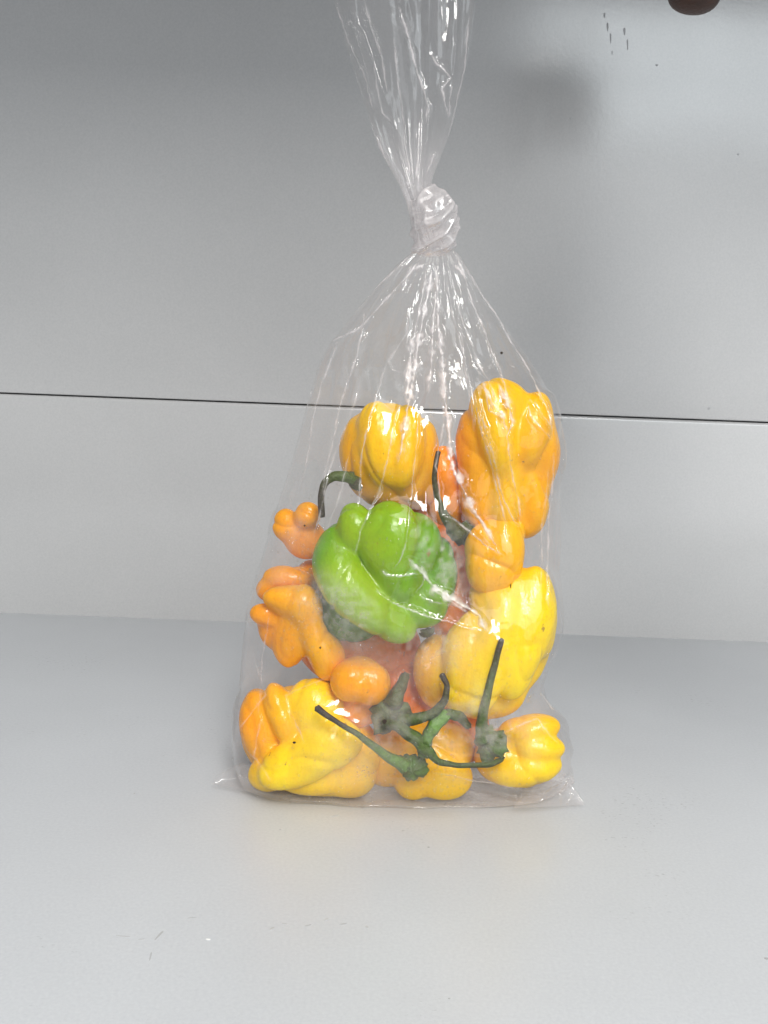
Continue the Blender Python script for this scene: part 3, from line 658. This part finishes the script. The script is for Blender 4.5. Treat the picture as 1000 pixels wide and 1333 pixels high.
kfog_glint = np.clip(.34 + .35 * np.clip(1 - 3 * f1, 0, 1) + .25 * np.clip(1 - 3 * f2, 0, 1) + .12 * vnoise3(kv, 68, 300), .15, .95)  # fold ridges whitened in the haze as painted highlights
mesh_obj('knot', kv, kf, M_KNOT, bag, attrs={'fog_glint': kfog_glint})

# neck and open tail above the knot: pleated sheet gathered at the knot, held upright out of the picture
TL = [(-190, 398), (-100, 412), (0, 432), (50, 444), (100, 460), (150, 478), (190, 492), (215, 506), (240, 520), (262, 529), (285, 534), (322, 541)]
TR = [(-190, 634), (-100, 622), (0, 613), (60, 608), (110, 601), (150, 592), (190, 580), (225, 566), (245, 560), (262, 562), (285, 566), (322, 584)]
NT, NTU = 420, 420
tr = np.linspace(-190, 322, NT); tth = np.linspace(0, 2 * math.pi, NTU, endpoint=False)
Lx, Rx = itp(TL, tr), itp(TR, tr); A = P(Lx, tr, np.zeros_like(tr)); B = P(Rx, tr, np.zeros_like(tr))
Ct, Ht = (A + B) / 2, (B - A) / 2
hw = np.linalg.norm(Ht, axis=1)
c_, s_ = np.cos(tth), np.sin(tth)
T = Ct[:, None, :] + c_[None, :, None] * Ht[:, None, :]
T = T.copy(); T[..., 1] -= s_[None, :] * (hw * .42)[:, None]
r = np.random.default_rng(91)
def gn(nv, nu, seed, a, b):
    r = np.random.default_rng(seed); g = r.uniform(-1, 1, (nv, nu)); fi = np.linspace(0, nv - 1, a); fj = np.arange(b) / b * nu
    i = np.floor(fi).astype(int); x = fi - i; x = x * x * (3 - 2 * x); i1 = np.clip(i + 1, 0, nv - 1); j = np.floor(fj).astype(int) % nu; y = fj - np.floor(fj); y = y * y * (3 - 2 * y); j1 = (j + 1) % nu
    return (g[i][:, j] * (1 - x)[:, None] + g[i1][:, j] * x[:, None]) * (1 - y) + (g[i][:, j1] * (1 - x)[:, None] + g[i1][:, j1] * x[:, None]) * y
dirn = np.stack([c_[None, :] * np.ones((NT, 1)), -s_[None, :] * np.ones((NT, 1)) , np.zeros((NT, NTU))], -1)
fold = (1 - 2 * np.abs(gn(3, 14, 92, NT, NTU))) * .09 + gn(4, 11, 93, NT, NTU) * .12 + gn(24, 50, 96, NT, NTU) * .006 + (1 - 2 * np.abs(gn(5, 50, 94, NT, NTU))) * .014 * (.3 + (np.linspace(0, 1, NT) ** 2)[:, None] * 2)
T = T + dirn * (fold * hw[:, None])[..., None] * np.array([.35, 1.6, 0])
TCR = [([(433, 0), (455, 55), (476, 103), (487, 146)], 1.2, 3), ([(473, 0), (496, 74), (501, 100), (505, 121)], 1.2, 3), ([(521, 9), (530, 45), (539, 76), (548, 108), (557, 139), (555, 164)], 1.6, 4),
       ([(464, 126), (475, 150), (485, 171), (498, 198), (508, 218)], 1.4, 3.5), ([(490, 165), (498, 195), (510, 205)], .9, 2.5), ([(562, 70), (570, 84), (577, 90), (586, 103), (575, 115), (580, 135), (585, 153)], 1.4, 4.5),
       ([(588, 110), (586, 135), (586, 152)], .9, 2.5), ([(612, 20), (604, 90), (592, 150), (580, 190)], .7, 2.5), ([(528, 190), (534, 230)], 1.0, 3.5), ([(565, 200), (555, 225)], 1.2, 4), ([(550, 150), (545, 200), (540, 235)], .9, 3),
       ([(485, 80), (492, 115), (498, 148), (510, 160)], .8, 3), ([(512, 50), (518, 100), (525, 160), (530, 200)], .8, 3), ([(550, 245), (566, 250), (580, 260)], 1.0, 2.5)]
tm = np.broadcast_to((tth < math.pi)[None, :], (NT, NTU))
tcf = crease_field(T, TCR, tm); T[..., 1] -= tcf * mm * (.55 + .16 * gn(120, 200, 97, NT, NTU))
idx = np.arange(NT * NTU).reshape(NT, NTU); nx = np.roll(idx, -1, 1)
f_ = np.stack([idx[:-1], nx[:-1], nx[1:], idx[1:]], -1).reshape(-1, 4)
q = np.clip((tr + 190) / 475, 0, 1)[:, None]
tf = .04 + .48 * np.clip((q - .72) / .28, 0, 1) ** 1.3 + .03 * gn(8, 30, 95, NT, NTU) + .06 * tcf * tm + .75 * np.clip(crease_field(T, [(a, b, .95) for a, b, c in TCR], tm), 0, 1)  # neck creases painted white in the haze, standing in for glints
mesh_obj('gathered_neck', T.reshape(-1, 3), f_, M_FILM, bag, attrs={'fog_glint': np.clip(tf, .02, 1)})

# condensation beads on the inside of the film, and a few dark specks
def beads(n, pick, rmin, rmax, seed):
    r = random.Random(seed); vs, fs = [], []
    bm = bmesh.new(); bmesh.ops.create_icosphere(bm, subdivisions=2, radius=1); bv = np.array([v.co[:] for v in bm.verts]); bf = [[v.index for v in f.verts] for f in bm.faces]; bm.free()
    tries = 0; k = 0
    while k < n and tries < n * 60:
        tries += 1
        x, y, rx, ry, w_ = pick[r.randrange(len(pick))]
        tx, ty = r.gauss(x, rx), r.gauss(y, ry)
        i = int((ty - ROW0) / (ROW1 - ROW0) * NV)
        if not 5 < i < NV - 3: continue
        row = pxf[i, :NF]; j = int(np.argmin(np.abs(row - tx)))
        if abs(row[j] - tx) > 3: continue
        p = X[i, j] + np.array([0, .0003, 0]); rad = r.uniform(rmin, rmax) ** 1 * mm * (1.6 if r.random() < .08 else 1)
        o = len(vs); vs.extend((p + bv * rad * [1, .55, 1 + .3 * r.random()]).tolist()); fs.extend([[a + o for a in f] for f in bf]); k += 1
    return np.array(vs), fs
spots = [(560, 720, 30, 45, 1), (440, 790, 40, 30, 1), (560, 830, 40, 14, 1), (500, 930, 50, 40, 1), (560, 930, 50, 40, 1), (600, 960, 50, 30, 1), (450, 1000, 70, 22, 1), (400, 700, 18, 30, 1), (395, 780, 14, 30, 1), (650, 870, 40, 70, 1), (500, 640, 40, 60, 1), (640, 620, 50, 60, 1), (430, 900, 70, 60, 1)]
bv_, bf_ = beads(1300, spots, .16, .50, 4)
props(mesh_obj('condensation_droplet', bv_, bf_, M_DROP, bag), kind='stuff')
def speck_at(px, py, rx, rz, parent=bag, dy=-.0002, ang=0):
    i = int((py - ROW0) / (ROW1 - ROW0) * NV); i = min(max(i, 0), NV - 1); d = np.hypot(pxf[:, :NF] - px, pyf[:, :NF] - py); k = np.unravel_index(np.argmin(d), d.shape)
    p = X[k[0], k[1]] + [0, dy, 0]
    n = 9; a = np.linspace(0, 2 * math.pi, n, endpoint=False); v = []
    for l in (0, 1):
        for t in a: 
            x, z = rx * math.cos(t) * (1 + .2 * math.sin(3 * t)), rz * math.sin(t)
            v.append(p + np.array([x * math.cos(ang) - z * math.sin(ang), -.0003 * l, x * math.sin(ang) + z * math.cos(ang)]) * [1, 1, 1])
    f = [tuple(range(n, 2 * n)), tuple(range(n - 1, -1, -1))] + [(j, (j + 1) % n, n + (j + 1) % n, n + j) for j in range(n)]
    mesh_obj('speck', v, f, M_SPECK, parent, False)
for a in [(653, 460, .0005, .0005), (417, 843, .0003, .0004), (383, 966, .0006, .0004), (397, 684, .0003, .0003), (665, 763, .0002, .0009), (501, 939, .0008, .0008)]: speck_at(*a)

# ------------------------------------------------------------------ hand: only a fingertip dips into the picture at the upper right
def hand():
    tip = P(901, -4, -.01) - np.array([0, 0, .0088])
    s = scale_at(tip)
    tip = Vector(tip)
    chains = {}
    bm = bmesh.new(); sk = bm.verts.layers.skin.verify()
    def vtx(p, r):
        v = bm.verts.new(p); v[sk].radius = (r, r); return v
    up = Vector((0, 0, 1))
    def rel(x, y, z): return tip + Vector((x, y, z))
    wrist = vtx(rel(.035, -.110, .105), .025); fore = vtx(rel(.060, -.190, .120), .030); fore2 = vtx(rel(.095, -.300, .130), .037)
    palm = vtx(rel(.024, -.062, .092), .024); knuck = vtx(rel(.008, -.026, .074), .015)
    bm.edges.new((fore2, fore)); bm.edges.new((fore, wrist)); bm.edges.new((wrist, palm)); bm.edges.new((palm, knuck))
    a = knuck
    for p, r in [((.004, -.010, .054), .0112), ((.002, -.003, .032), .0106), ((.001, 0, .012), .0102), ((0, 0, .003), .0088)]:
        b = vtx(rel(*p), r); bm.edges.new((a, b)); a = b
    for k, (x, y) in enumerate([(.028, -.040), (.046, -.044), (.062, -.050)]):
        a = palm
        for p, r in [((x, y + .004, .082), .0115), ((x + .002, y + .014, .056), .0098), ((x + .002, y - .004, .040), .0088), ((x, y - .018, .052), .0078)]:
            b = vtx(rel(*p), r); bm.edges.new((a, b)); a = b
    a = palm
    for p, r in [((.006, -.070, .078), .014), ((-.004, -.060, .058), .0115), ((.002, -.044, .044), .0100), ((.010, -.034, .038), .0085)]:
        b = vtx(rel(*p), r); bm.edges.new((a, b)); a = b
    wrist[sk].use_root = True
    me = bpy.data.meshes.new('person'); bm.to_mesh(me); bm.free(); me.materials.append(M_SKIN)
    o = bpy.data.objects.new('person', me); COL.objects.link(o)
    m = o.modifiers.new('skin', 'SKIN'); m.use_smooth_shade = True
    s_ = o.modifiers.new('sub', 'SUBSURF'); s_.levels = 3; s_.render_levels = 3
    props(o, "dark brown fingertip of a person's hand reaching down at the upper right corner", 'person')
    bpy.context.view_layer.update(); ev = o.evaluated_get(bpy.context.evaluated_depsgraph_get()); co = np.array([v.co[:] for v in ev.data.vertices]); print('hand', proj(co[np.argmin(co[:, 2])]))
    return o
hand()
